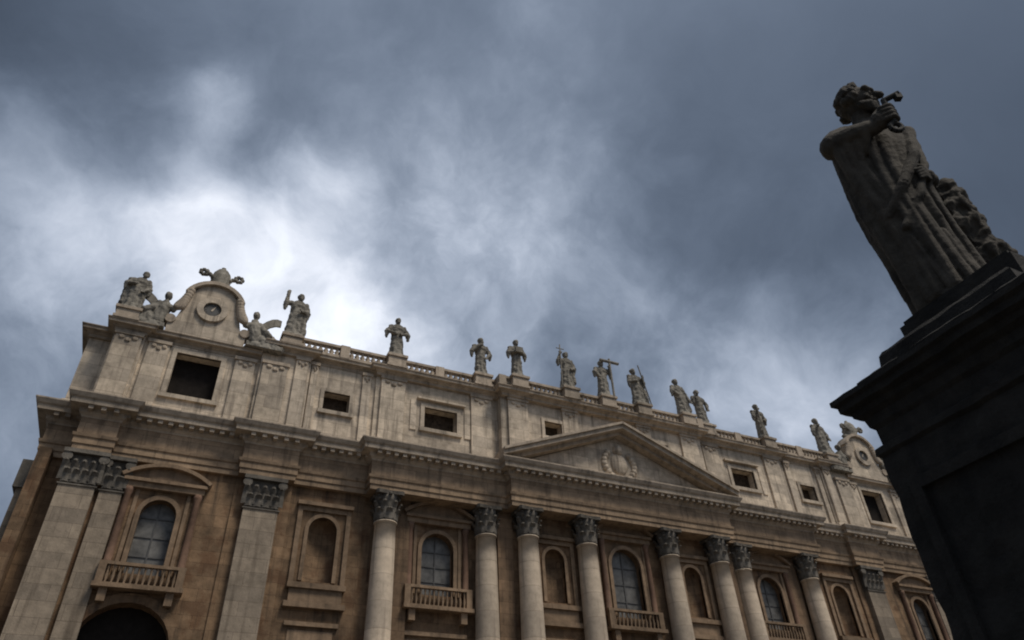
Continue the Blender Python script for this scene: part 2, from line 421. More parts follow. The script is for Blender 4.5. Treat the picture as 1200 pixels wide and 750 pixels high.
# niches with arched head
def niche(xc, y, w, zb, zs):
    f = NB()
    arch_frame(f, xc, w, zb, zs, False, y-0.14, y+0.25, 0.34)
    arch_frame(f, xc, w+1.5, zb-0.2, zs+w/2+0.45, True, y-0.24, y+0.06, 0.42)
    o = obj('niche', f, M_TRIM, church)
    # curved back of the niche
    b = NB(); r = w/2+0.04; seg = 10
    rings = []
    H = [zb-0.1]+[zs*1.0]
    for z in H: rings.append([b.verts.new((xc-r*math.cos(PI*i/seg), y+0.28+r*0.75*math.sin(PI*i/seg), z)) for i in range(seg+1)])
    for k in range(1, 7):
        a = PI/2*k/6; rr = r*math.cos(a); z = zs+r*math.sin(a)
        rings.append([b.verts.new((xc-rr*math.cos(PI*i/seg), y+0.28+rr*0.75*math.sin(PI*i/seg), z)) for i in range(seg+1)])
    for p, q in zip(rings, rings[1:]):
        for i in range(seg): b.faces.new((p[i], p[i+1], q[i+1], q[i])).smooth = True
    b.faces.new(rings[0])
    obj('niche_back', b, M_WALL, o)
    sl = NB()
    box(sl, xc-w/2-1.25, xc+w/2+1.25, y-0.6, y+0.04, zb-0.75, zb-0.3)
    box(sl, xc-w/2-1.0, xc+w/2+1.0, y-0.35, y+0.03, zb-1.9, zb-0.752)
    box(sl, xc-w/2-1.35, xc+w/2+1.35, y-0.55, y+0.04, zb-2.35, zb-1.902)
    obj('niche_sill', sl, M_TRIM, o)
    hd = NB()
    box(hd, xc-w/2-1.3, xc+w/2+1.3, y-0.55, y+0.05, zs+w/2+0.9, zs+w/2+1.25)
    obj('niche_hood', hd, M_TRIM, o)
for s in (-1, 1):
    niche(s*32.3, 0.2, 2.6, 20.4, 25.0)
    niche(s*8.7, -0.8, 2.3, 20.4, 24.6)
# string course and relief panels of the mezzanine
for (x0, x1), y, ops, mt in BAYS:
    if not ops: continue
    xc = ops[0][0]; e = NB()
    if abs(xc) > 40: continue
    wv_ = min(3.6, (x1-x0)/2-1.2)
    if 14.3 < abs(xc) < 28: wv_ = 3.3
    box(e, xc-wv_, xc+wv_, y-0.3, y+0.04, 16.6, 16.95)
    box(e, xc-wv_, xc+wv_, y-0.3, y+0.04, 14.0, 14.35)
    p = obj('mezzanine_ledge', e, M_TRIM, church)
    e = NB(); box(e, xc-wv_+0.4, xc+wv_-0.4, y-0.06, y+0.03, 14.6, 16.3); obj('relief_panel', e, M_TRIM, p)
# archivolts of the two great arches under the tower bays
for s in (-1, 1):
    e = NB(); arch_frame(e, s*46.4, 6.9, 3.0, 13.9, False, -0.12, 0.3, 0.7); obj('archivolt', e, M_WALL, church)

# --- giant columns, Corinthian capitals
def capital_bm(rb, h, flat=None):
    """round capital (rb: shaft radius at top) or a flat pilaster capital: flat = (half width, depth)"""
    b = NB()
    if flat is None:
        lathe(b, [(rb*1.04,0),(rb*1.1,.03*h),(rb*1.0,.06*h),(rb*0.98,.45*h),(rb*1.06,.7*h),(rb*1.25,.88*h)], 0, 0, 0, 20)
        ab = rb*1.36
        pts = []
        for k in range(4):
            a = PI/4+k*PI/2; pts.append((ab*1.3*math.cos(a-0.08), ab*1.3*math.sin(a-0.08))); pts.append((ab*1.3*math.cos(a+0.08), ab*1.3*math.sin(a+0.08)))
            a2 = a+PI/4; pts.append((ab*0.86*math.cos(a2), ab*0.86*math.sin(a2)))
        lo = [b.verts.new((x, y, .885*h)) for x, y in pts]; hi = [b.verts.new((x*1.03, y*1.03, h)) for x, y in pts]
        b.faces.new(lo[::-1]); b.faces.new(hi)
        for i in range(len(pts)): j = (i+1) % len(pts); b.faces.new((lo[i], lo[j], hi[j], hi[i]))
        def at(u, off):   # u: angle
            return (math.cos(u)*(rb+off), math.sin(u)*(rb+off))
        spots = [(2*PI*i/8, 0.05*h, 0.40*h) for i in range(8)]+[(2*PI*(i+.5)/8, 0.08*h, 0.66*h) for i in range(8)]
        wl = rb*0.36
        for u, z0, z1 in spots: leaf(b, u, z0, z1, rb, wl)
        for k in range(4):
            a = PI/4+k*PI/2; volute(b, a, rb, .76*h, h)
            a = k*PI/2; cx, cy = math.cos(a)*ab*0.9, math.sin(a)*ab*0.9
            lathe(b, [(0.02,0),(.16,.05),(.2,.2),(.12,.32),(.02,.36)], cx, cy, .84*h, 8)
    return b
def leaf(b, u, z0, z1, rb, wl):
    c, s_ = math.cos(u), math.sin(u); tx, ty = -s_, c
    rows = []
    for t in (0, .3, .6, .82, .96, 1.0):
        z = z0+(z1-z0)*min(t*1.08, 1.0) - (0.10*(z1-z0) if t == 1.0 else 0)
        off = 0.05+0.10*t+0.45*max(0, t-.6)**1.0*1.6
        ww = wl*(1.0-.15*t) if t < .9 else wl*.5
        mid = rb+off+0.09
        rows.append([b.verts.new((c*(rb+off)+tx*ww, s_*(rb+off)+ty*ww, z)), b.verts.new((c*mid, s_*mid, z+.02)), b.verts.new((c*(rb+off)-tx*ww, s_*(rb+off)-ty*ww, z))])
    for p, q in zip(rows, rows[1:]):
        for i in range(2): b.faces.new((p[i], p[i+1], q[i+1], q[i]))
def volute(b, a, rb, zc, h):
    c, s_ = math.cos(a), math.sin(a); R0 = rb*1.42
    tx, ty = -s_*0.13, c*0.13
    n = 18; pa, pb = [], []
    prev = None
    for i in range(n+1):
        t = i/n; ang = PI*0.9-t*PI*2.6; r = 0.30*h*0.42*(1-.75*t)
        rr = R0-0.2+r*math.cos(ang)*-1.0; z = zc+r*math.sin(ang)*1.0
        cur = [b.verts.new((c*rr+tx*k, s_*rr+ty*k, z)) for k in (-1, 1)]
        if prev: b.faces.new((prev[0], prev[1], cur[1], cur[0]))
        prev = cur
    # stalk
    q = [b.verts.new((c*rb*1.02+tx*k, s_*rb*1.02+ty*k, zc-.25*h)) for k in (-1, 1)]+[b.verts.new((c*(R0-.1)+tx*k, s_*(R0-.1)+ty*k, zc+.11*h)) for k in (1, -1)]
    b.faces.new(q)
ZC0 = 0.0
RB, RT = 1.22, 1.01
cap_round = None
def column(x, y):
    global cap_round, col_mesh, base_mesh
    if cap_round is None:
        b = NB(); prof = []
        for i in range(13):
            t = i/12; prof.append((RB-(RB-RT)*t**1.8, 1.5+(ZA-1.5)*t))
        prof = [(RB*1.12, 1.3), (RB*1.12, 1.42)]+prof+[(RT*1.09, ZA-.02), (RT*1.1, ZA+.08)]
        lathe(b, prof, 0, 0, 0, 40)
        o = obj('column', b, M_COLM, church); col_mesh = o.data
        bb = NB(); box(bb, -1.75, 1.75, -1.75, 1.75, 0, 0.5)
        lathe(bb, [(1.7,.5),(1.78,.68),(1.7,.86),(1.5,.92),(1.48,1.05),(1.6,1.12),(1.62,1.22),(1.5,1.3)], 0, 0, 0, 32)
        ob = obj('column_base', bb, M_COLM, o); base_mesh = ob.data
        oc = obj('capital', capital_bm(RT, ZE0-ZA, None), M_CAP, o); oc.location = (0, 0, ZA+.05); cap_round = oc.data
        oc.scale = (1, 1, (ZE0-ZA-.05)/(ZE0-ZA))
    else:
        o = bpy.data.objects.new('column', col_mesh); COL.objects.link(o); o.parent = church
        ob = bpy.data.objects.new('column_base', base_mesh); COL.objects.link(ob); ob.parent = o
        oc = bpy.data.objects.new('capital', cap_round); COL.objects.link(oc); oc.parent = o; oc.location = (0, 0, ZA+.05)
        oc.scale = (1, 1, (ZE0-ZA-.05)/(ZE0-ZA))
    o.location = (x, y, 0)
    return o
YE, YF = -0.75, -1.85
for x in (P1, P2):
    for s in (-1, 1): column(s*x, YE)
for x in (P3, P4):
    for s in (-1, 1): column(s*x, YF)
# pilasters
def pilaster(x, w, yb, yf):
    b = NB(); box(b, x-w/2, x+w/2, yf, yb+0.1, 1.3, ZA)
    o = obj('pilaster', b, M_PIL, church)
    b = NB(); box(b, x-w/2-.35, x+w/2+.35, yf-.35, yb+0.08, 0.02, 0.6); box(b, x-w/2-.2, x+w/2+.2, yf-.2, yb+0.09, .602, 1.298)
    obj('pilaster_base', b, M_COLM, o)
    h = ZE0-ZA
    b = NB()
    box(b, x-w/2+.04, x+w/2-.04, yf+.06, yb+0.07, ZA+0.002, ZA+.88*h)
    box(b, x-w/2-.12, x+w/2+.12, yf-.1, yb+0.06, ZA-.12, ZA-.0)
    box(b, x-w/2-.4, x+w/2+.4, yf-.42, yb+0.05, ZA+.882*h, ZE0-0.003)
    def fleaf(cx, z0, z1, wl, out=1.0):
        rows = []
        for t in (0, .3, .6, .82, .96, 1.0):
            z = z0+(z1-z0)*min(t*1.08, 1.0) - (0.10*(z1-z0) if t == 1.0 else 0)
            off = 0.03+0.10*t+0.45*max(0, t-.6)*1.6*out
            ww = wl*(1.0-.15*t) if t < .9 else wl*.5
            rows.append([b.verts.new((cx-ww, yf-off, z)), b.verts.new((cx, yf-off-.09, z+.02)), b.verts.new((cx+ww, yf-off, z))])
        for p, q in zip(rows, rows[1:]):
            for i in range(2): b.faces.new((p[i], p[i+1], q[i+1], q[i]))
    n = max(2, round(w/0.75))
    for i in range(n): fleaf(x-w/2+w*(i+.5)/n, ZA+.04*h, ZA+.40*h, w/n*.47)
    for i in range(n+1): fleaf(x-w/2+w*i/n, ZA+.1*h, ZA+.68*h, w/n*.44)
    for sx in (-1, 1):
        cx = x+sx*(w/2+.05)
        pts = []
        for i in range(13):
            a = 2*PI*i/12
        prism(b, [(cx+.42*math.cos(2*PI*i/12), ZA+.76*h+.36*math.sin(2*PI*i/12)) for i in range(12)], yf-.34, yf-.05)
    obj('capital', b, M_CAP, o)
    return o
for s in (-1, 1):
    pilaster(s*52.75, 2.68, 0.0, -0.6)
    pilaster(s*50.2, 1.7, 0.05, -0.25)
    pilaster(s*PIL, 3.0, 0.0, -0.6)
    # brown responds behind the columns
    for xx, ww, yb, yf in ((s*P1-s*1.9+0, 1.5, .4, -.05), (s*(P2+P3)/2, 1.7, -.2, -.9)):
        b = NB(); box(b, xx-ww/2, xx+ww/2, yf, 0.6, 0.0, ZE0+.25); obj('pier_strip', b, M_PIER, church)

# --- entablature following the breaks of the front
EPATH_L = [(-56.7, 14.0), (-56.7, 1.35), (-54.1, 1.35), (-54.1, -0.9), (-51.1, -0.9), (-51.1, -0.25), (-40.6, -0.25), (-40.6, -1.0), (-35.6, -1.0), (-35.6, -0.35), (-28.7, -0.35), (-28.7, -1.75), (-14.2, -1.75), (-14.2, -2.85)]
EPATH = EPATH_L + [(-x, y) for x, y in EPATH_L[::-1]]
BK = -14.0
def strip(name, prof, mat, parent, path=EPATH):
    b = NB(); extrude_profile(b, prof, path); return obj(name, b, mat, parent)
ent = strip('architrave', [(-2.5, ZE0), (0.0, ZE0), (0.0, ZE0+.5), (0.1, ZE0+.52), (0.1, ZE0+1.05), (0.22, ZE0+1.15), (0.28, ZE0+1.4), (0.05, ZE0+1.42), (-2.5, ZE0+1.42)], M_ENT, church)
strip('frieze', [(-2.5, ZE0+1.42), (0.03, ZE0+1.422), (0.03, ZE0+2.95), (-2.5, ZE0+2.95)], M_ENT, church)
corn = strip('cornice', [(-2.5, ZE0+2.95), (0.08, ZE0+2.952), (0.12, ZE0+3.1), (0.35, ZE0+3.3), (0.38, ZE0+3.62), (0.48, ZE0+3.7), (1.12, ZE0+3.74), (1.14, ZE0+4.15), (1.3, ZE0+4.28), (1.48, ZE0+4.62), (1.48, ZE0+4.74), (-2.5, ZE0+5.1)], M_CORN, church)
# modillions under the cornice, one row
for (xa, ya), (xb, yb) in zip(EPATH, EPATH[1:]):
    L_ = math.hypot(xb-xa, yb-ya)
    if abs(ya-yb) > 1e-6: continue
    n = max(1, int(L_/0.85)); b = NB(); pl = []
    for i in range(n):
        x = xa+(xb-xa)*(i+.5)/n
        pl += [(x-.2, ya-.42), (x-.2, ya-.98), (x+.2, ya-.98), (x+.2, ya-.42)]
    pl = [(xa+.02, ya-.42)]+pl+[(xb-.02, ya-.42), (xb-.02, ya-.2), (xa+.02, ya-.2)]
    lo = [b.verts.new((x, y, ZE0+3.40)) for x, y in pl]; hi = [b.verts.new((x, y, ZE0+3.735)) for x, y in pl]
    b.faces.new(lo); b.faces.new(hi[::-1])
    for i in range(len(pl)): k = (i+1) % len(pl); b.faces.new((lo[i], lo[k], hi[k], hi[i]))
    obj('modillions', b, M_CORN, corn)

# --- pediment over the four middle columns
PW, PY = 15.4, -4.33
zb = ZE0+4.76; RISE = 6.15
b = NB()
poly = [(-PW+1.0, zb-.03), (PW-1.0, zb-.03), (0, zb+RISE-.3)]
prism(b, poly, -2.3, -0.95)
ped = obj('pediment', b, M_ATT, church)
for s in (-1, 1):
    b = NB()
    for (t0, t1, yf) in ((0.0, .45, -3.25), (.452, .95, -4.1), (.952, 1.25, PY-.02)):
        q = [(s*(PW+0.1), zb+t0-.28), (s*(PW+0.1), zb+t1-.28), (0, zb+RISE+t1-.28), (0, zb+RISE+t0-.28)]
        prism(b, q, yf, -0.98)
    obj('raking_cornice', b, M_CORN, ped)
# coat of arms: plain oval cartouche with scrolls, crown and two flanking drapes
b = NB()
def blob(b, c, r, sub=2):
    mtx = Matrix.Translation(c) @ Matrix.Diagonal((*r, 1)); bmesh.ops.create_icosphere(b, subdivisions=sub, radius=1, matrix=mtx)
blob(b, (0, -2.35, zb+2.45), (1.1, .38, 1.4), 3)
obj('coat_of_arms', b, M_ATT, ped, True)
b = NB(); blob(b, (0, -2.4, zb+4.2), (.62, .5, .75), 2); b2 = obj('crown', b, M_ATT, ped, True)
for s in (-1, 1):
    b = NB()
    for k in range(7):
        a = k/6; blob(b, (s*(1.2+.7*math.sin(a*PI)+.25*a), -2.35, zb+.8+2.9*a), (.45, .45, .5), 1)
    blob(b, (s*2.3, -2.35, zb+.7), (1.1, .4, .4), 1)
    obj('scroll', b, M_ATT, ped, True)

# --- attic
ZT = 42.7
def tower_x(s): return -46.4 if s < 0 else 45.2
APATH_L = [(-56.4, 14.0), (-56.4, 1.75), (-54.2, 1.75), (-54.2, -0.3), (-51.5, -0.3), (-51.5, 0.3), (-40.7, 0.3), (-40.7, -0.35), (-35.7, -0.35), (-35.7, 0.3), (-28.6, 0.3), (-28.6, -0.25), (-14.2, -0.25), (-14.2, -1.45)]
APATH = APATH_L + [(-x, y) for x, y in APATH_L[::-1]]
ZB = ZE0+4.5
def attic_wall(x0, x1, y, ops):
    zt = (ZT if abs(x0+x1) > 80 else ZAT)-.9
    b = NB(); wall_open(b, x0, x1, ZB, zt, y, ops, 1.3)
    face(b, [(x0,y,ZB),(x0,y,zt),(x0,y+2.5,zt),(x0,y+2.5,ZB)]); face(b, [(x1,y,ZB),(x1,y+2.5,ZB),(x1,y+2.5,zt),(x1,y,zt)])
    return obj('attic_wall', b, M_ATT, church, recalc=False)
AW = []
for s in (-1, 1):
    def R(a, b): return (a, b) if s < 0 else (-b, -a)
    AW += [(R(-56.4, -54.2), 2.0, None), (R(-54.2, -51.5), -0.1, None), (R(-51.5, -40.7), 0.3, (tower_x(s), 4.1, 36.3, 41.0, 'big')), (R(-40.7, -35.7), -0.1, None),
           (R(-35.7, -28.6), 0.3, (s*32.55, 2.7, 37.7, 39.9, 'plain')), (R(-28.6, -14.2), 0.05, (s*21.1, 3.8, 37.6, 40.2, 'hood')),
           (R(-14.2, -4.0), -0.95, (s*7.55, 2.3, 38.9, 40.9, 'plain'))]
AW.append(((-4.0, 4.0), -0.95, None))
for (x0, x1), y, op in AW:
    attic_wall(x0, x1, y, [(op[0], op[1], op[2], op[3], True)] if op else [])
    if not op: continue
    xc, w, z0, z1, kind = op
    f = NB(); t = .45 if kind != 'plain' else .38
    arch_frame(f, xc, w, z0, z1, True, y-.16, y+.2, t)
    box(f, xc-w/2-t-.1, xc+w/2+t+.1, y-.3, y+.05, z0-.42, z0-.002)
    win = obj('attic_window', f, M_ATT, church)
    fill_panel('dark_opening', xc, w, z0, z1, True, y+1.1, M_DARK if kind == 'big' else M_OPEN, win)
    if kind == 'hood':
        e = NB(); box(e, xc-w/2-.9, xc+w/2+.9, y-.5, y+.04, z1+.8, z1+1.05)
        obj('window_hood', e, M_ATT, win)
        for sx in (-1, 1):
            e = NB(); box(e, xc+sx*(w/2+1.25)-.35, xc+sx*(w/2+1.25)+.35, y-.12, y+.04, z0-.4, z1+.7); obj('side_strip', e, M_ATT, win)
# attic pilaster strips over every column and pilaster
STR = []
for s in (-1, 1):
    STR += [(s*52.9, 2.3, -0.1), (s*50.15, 1.9, .3), (s*(42.1 if s < 0 else 41.65), 1.9 if s < 0 else 1.3, .3), (s*39.2, 2.5, -0.1), (s*36.6, 1.3, -0.1), (s*P1, 2.7, .05), (s*P2, 2.5, .05), (s*P3, 2.5, -.95), (s*P4, 2.0, -.95), (s*29.6, .9, .3), (s*35.2, .7, .3)]
for x, w, y in STR:
    b = NB(); box(b, x-w/2, x+w/2, y-.28, y+.1, ZB+.2, (ZT if abs(x) > 38 else ZAT)-1.25); o = obj('attic_pilaster', b, M_ATT, church)
    ZA_ = ZT if abs(x) > 38 else ZAT
    b = NB(); box(b, x-w/2-.12, x+w/2+.12, y-.42, y+.08, ZA_-1.248, ZA_-.88); 
    for i in range(3): blob(b, (x-w/4+w/4*i, y-.3, ZA_-1.55-(.25 if i == 1 else 0)), (w*.14, .16, .28), 1)
    obj('pilaster_cap', b, M_CORN, o)
strip('attic_plinth', [(-.5, ZB-.3), (0.22, ZB-.3), (0.22, ZB+1.15), (0.1, ZB+1.3), (-.5, ZB+1.3)], M_ATT, church, APATH)
def attic_cornice(zt, path, mat=M_CORN):
    strip('attic_cornice', [(-2.0, zt-.9), (0.06, zt-.898), (0.1, zt-.62), (.3, zt-.5), (.34, zt-.4), (.72, zt-.36), (.74, zt-.12), (.86, zt-.02), (.86, zt+.06), (-2.0, zt+.08)], mat, church, path)
KX = 40.75
attic_cornice(ZT, [p for p in APATH_L if p[0] < -KX]+[(-KX, 0.3)])
attic_cornice(ZT, [(-x, y) for x, y in ([p for p in APATH_L if p[0] < -KX]+[(-KX, 0.3)])[::-1]])
mid = [(-40.7, -0.35)]+[p for p in APATH_L if p[0] > -40]
attic_cornice(ZAT, mid+[(-x, y) for x, y in mid[::-1]])
for s in (-1, 1):
    b = NB(); x0_, x1_ = sorted((s*40.69, s*35.71)); box(b, x0_, x1_, -.09, 2.4, ZT-.93, ZAT-.88); obj('attic_wall', b, M_ATT, church)
# --- balustrade with pedestals
def yat(x):
    ax = abs(x)
    return -1.4 if ax < 14.2 else -0.15
def stz(x): return 44.2 if abs(x) > 50 else (45.2 if abs(x) > 30 else ZTOP)
STX = [53.6, PIL, P1, P2, P3, P4]
PEDS = sorted([s*x for s in (-1, 1) for x in STX]+[0.0])
for x in PEDS:
    y = yat(x); w = 1.0; z0 = ZT if abs(x) > 50 else ZAT; z1 = stz(x)
    b = NB()
    box(b, x-w, x+w, y-.95, y+.85, z0+.07, z1-.3); box(b, x-w-.16, x+w+.16, y-1.1, y+1.0, z1-.298, z1); box(b, x-w-.14, x+w+.14, y-1.08, y+.98, z0+.075, z0+.35)
    obj('statue_pedestal', b, M_CORN, church)
def rail_section(x0, x1, y):
    b = NB(); box(b, x0, x1, y-.3, y+.3, ZAT+.07, ZAT+.4); box(b, x0, x1, y-.33, y+.33, ZTOP-.36, ZTOP-.06)
    o = obj('balustrade', b, M_CORN, church)
    n = max(2, int((x1-x0)/.56)); b = NB()
    balusters(b, [x0+(x1-x0)*(i+.5)/n for i in range(n)], y, ZAT+.398, ZTOP-.358, .27, 6)
    obj('balusters', b, M_CORN, o)
for xa, xb in zip(PEDS, PEDS[1:]):
    if abs(xa) > 50 or abs(xb) > 50: continue
    ya, yb = yat(xa), yat(xb)
    a, c = xa+1.0, xb-1.0
    if ya == yb: 
        mid = (a+c)/2
        if c-a > 6:      # short blocks break up the long runs
            b = NB(); box(b, mid-.5, mid+.5, ya-.45, ya+.45, ZAT+.075, ZTOP-.03); obj('balustrade_block', b, M_CORN, church)
            rail_section(a, mid-.5, ya); rail_section(mid+.5, c, ya)
        else: rail_section(a, c, ya)
    else:
        k = -14.2 if xa < 0 else 14.2
        rail_section(a, k-.45, ya); rail_section(k+.45, c, yb)
        b = NB(); box(b, k-.45, k+.45, min(ya, yb)-.4, max(ya, yb)+.4, ZAT+.075, ZTOP-.03); obj('balustrade_block', b, M_CORN, church)

# --- clock gables over the two end bays
def clock_gable(s):
    xc = tower_x(s); y = 0.0; z0 = ZT+.05; K = 1.2
    g = NB()
    half = [(3.7, 0), (3.7, .9), (3.25, 1.0), (3.0, 1.7), (2.75, 2.6), (2.6, 3.4), (2.75, 3.9), (2.55, 4.4), (1.9, 4.75), (1.5, 5.25), (.9, 5.6), (0, 5.7)]
    poly = [(xc-a, z0+b*K) for a, b in half]+[(xc+a, z0+b*K) for a, b in half[::-1][1:]]
    prism(g, poly, y-.55, y+.9)
    root = obj('clock_gable', g, M_ATT, church)
    # moulded crown of the gable
    e = NB(); n = 14
    for i in range(n):
        a0, a1 = math.radians(158-136*i/n), math.radians(158-136*(i+1)/n)
        r0, r1 = 2.75, 3.15; zc = z0+3.95
        prism(e, [(xc+r0*math.cos(a0), zc+r0*math.sin(a0)), (xc+r1*math.cos(a0), zc+r1*math.sin(a0)), (xc+r1*math.cos(a1), zc+r1*math.sin(a1)), (xc+r0*math.cos(a1), zc+r0*math.sin(a1))], y-.95, y+.95)
    obj('gable_moulding', e, M_CORN, root)
    # ring and dial
    e = NB()
    zc = z0+3.5
    bmesh.ops.create_circle(e, cap_ends=False, segments=32, radius=1)
    e.clear()
    for i in range(32):
        a0, a1 = 2*PI*i/32, 2*PI*(i+1)/32
        P = lambda r, a: (xc+r*math.cos(a), zc+r*math.sin(a))
        prism(e, [P(.86, a0), P(1.5, a0), P(1.5, a1), P(.86, a1)], y-.85, y-.5)
    bmesh.ops.remove_doubles(e, verts=e.verts, dist=1e-4)
    obj('dial_ring', e, M_ATT, root)
    e = NB(); prism(e, [(xc+.88*math.cos(2*PI*i/32), zc+.88*math.sin(2*PI*i/32)) for i in range(32)], y-.62, y-.52)
    dial = obj('clock_dial', e, M_CLOCK, root)
    e = NB()
    P = lambda r, a: (xc+r*math.cos(a), zc+r*math.sin(a))
    for i in range(48):
        a0, a1 = 2*PI*i/48, 2*PI*(i+1)/48; r0 = .56 if i % 4 == 0 else .72
        prism(e, [P(r0, a0), P(.76, a0), P(.76, a1), P(r0, a1)], y-.64, y-.622)
    bmesh.ops.remove_doubles(e, verts=e.verts, dist=1e-4)
    obj('hour_ring', e, M_CAP, root)
    e = NB(); a0 = math.radians(62); prism(e, [P(.66, a0), P(.12, a0+2.2), P(.2, a0+PI), P(.12, a0-2.2)], y-.665, y-.645); obj('clock_hand', e, M_ATT, root)
    # scroll volutes at the feet
    for sx in (-1, 1):
        e = NB(); prism(e, [(xc+sx*3.55+.5*math.cos(2*PI*i/16), z0+1.5+.5*math.sin(2*PI*i/16)) for i in range(16)], y-.7, y+.6); obj('volute', e, M_CORN, root)
        e = NB()
        for k in range(11):
            t = k/10; q = .34+.2*math.sin(PI*t)+.05*math.sin(7*k); blob(e, (xc+sx*(3.3-.9*t), y-.72, z0+2.9+2.4*t-.5*math.sin(PI*t)), (q, .34, q), 2)
        obj('garland', e, M_CORN, root)
    # tiara with crossed keys
    e = NB(); zt = z0+6.75
    lathe(e, [(.75,0),(.95,.25),(.8,.4),(1.05,.8),(.95,1.0),(1.08,1.4),(.95,1.65),(.9,2.0),(.6,2.5),(.2,2.85),(.24,3.0),(.05,3.15)], xc, y, zt, 16)
    ti = obj('tiara', e, M_STAT, root, True)
    e = NB()
    blob(e, (xc, y, zt+.1), (2.1, .55, .55), 2); obj('crest_base', e, M_STAT, root, True)
    for sx in (-1, 1):
        e = NB()
        for k in range(9):
            t = k/8; blob(e, (xc+sx*(-.8+2.3*t), y-.55+.15*(sx > 0), zt+.1+1.5*t), (.3, .26, .3), 1)
        for k in range(7):
            a = 2*PI*k/7; blob(e, (xc+sx*1.75+.36*math.cos(a), y-.5, zt+1.55+.32*math.sin(a)), (.26, .24, .26), 1)
        obj('key', e, M_STAT, root, True)
for s in (-1, 1): clock_gable(s)

# --- body of the church behind the front
b = NB(); box(b, -55.9, 55.9, 2.0, 40.0, 0.0, ZE0+4.4); obj('rear_block', b, M_WALL, church)
b = NB(); prism(b, [(-50, ZE0+4.42), (50, ZE0+4.42), (50, ZT-1.2), (-50, ZT-1.2)], 2.9, 40.0); obj('rear_attic', b, M_ATT, church)
for s in (-1, 1):
    b = NB(); xx0, xx1 = sorted((s*50.1, s*56.4)); box(b, xx0, xx1, 2.9, 12, ZE0+4.42, ZT-1.0); obj('end_block', b, M_ATT, church)
    # pilasters on the end walls
    for y in (3.2, 9.5):
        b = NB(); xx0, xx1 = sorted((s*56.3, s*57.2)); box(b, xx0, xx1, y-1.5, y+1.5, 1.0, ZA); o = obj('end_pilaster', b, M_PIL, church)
        b = NB(); xx0, xx1 = sorted((s*56.3, s*57.5)); box(b, xx0, xx1, y-1.75, y+1.75, ZA+.002, ZE0-.5); obj('capital', b, M_CAP, o)
    b = NB(); xx0, xx1 = sorted((s*55.5, s*56.48)); box(b, xx0, xx1, 0.1, 13.9, 0.0, ZE0+.2); obj('end_wall', b, M_WALL, church)

# ------------------------------------------------------------------ sculpture helpers
ICO = {}
def ball(b, c, r, sub=2):
    if not hasattr(r, '__len__'): r = (r, r, r)
    if sub not in ICO:
        t = bmesh.new(); bmesh.ops.create_icosphere(t, subdivisions=sub, radius=1); t.verts.ensure_lookup_table()
        ICO[sub] = ([tuple(v.co) for v in t.verts], [tuple(v.index for v in f.verts) for f in t.faces]); t.free()
    vs, fs = ICO[sub]
    nv = [b.verts.new((c[0]+r[0]*x, c[1]+r[1]*y, c[2]+r[2]*z)) for x, y, z in vs]
    for f in fs: b.faces.new([nv[i] for i in f])
def limb(b, pts, sub=1):
    """chain of (Vector, radius) joined by tapering tubes with round joints"""
    for (p, r), (q, s_) in zip(pts, pts[1:]):
        p, q = Vector(p), Vector(q); d = q-p
        if d.length > 1e-5:
            M_ = d.to_track_quat('Z', 'Y').to_matrix(); n = 14 if r > .12 else 9; ra, rb = [], []
            for i in range(n):
                u = M_ @ Vector((math.cos(2*PI*i/n), math.sin(2*PI*i/n), 0))
                ra.append(b.verts.new(p+u*r)); rb.append(b.verts.new(q+u*s_))
            for i in range(n): k = (i+1) % n; b.faces.new((ra[i], ra[k], rb[k], rb[i]))
            b.faces.new(ra[::-1]); b.faces.new(rb)
    for p, r in pts: ball(b, p, r, 2 if r > .12 else 1)
def robe(b, secs, folds=9, amp=0.08, seed=0, seg=72, sub=5):
    """loft of elliptical sections (z, cx, cy, rx, ry); hanging folds deepen downwards"""
    rnd = random.Random(seed); ph = [rnd.uniform(0, 6.28) for _ in range(6)]
    zs = []
    for (a, c) in zip(secs, secs[1:]):
        for i in range(sub): zs.append([a[k]+(c[k]-a[k])*(i/sub) for k in range(5)])
    zs.append(list(secs[-1]))
    ztop, zbot = secs[-1][0], secs[0][0]
    rings = []
    for z, cx, cy, rx, ry in zs:
        t = (ztop-z)/(ztop-zbot)
        ring = []
        for i in range(seg):
            a = 2*PI*i/seg
            w = 2.2*abs(math.sin(.5*folds*a+ph[0]+.8*math.sin(1.3*z+ph[1])))-1.3+0.8*abs(math.sin((folds*.5+2)*a+ph[2]-.7*z))-.5+.5*math.sin(3*a+1.6*z+ph[3])
            k = 1+amp*(0.35+0.9*t)*w*.7
            ring.append(b.verts.new((cx+rx*k*math.cos(a), cy+ry*k*math.sin(a), z)))
        rings.append(ring)
    for p, q in zip(rings, rings[1:]):
        for i in range(seg): j = (i+1) % seg; b.faces.new((p[i], p[j], q[j], q[i]))
    b.faces.new(rings[0][::-1]); b.faces.new(rings[-1])
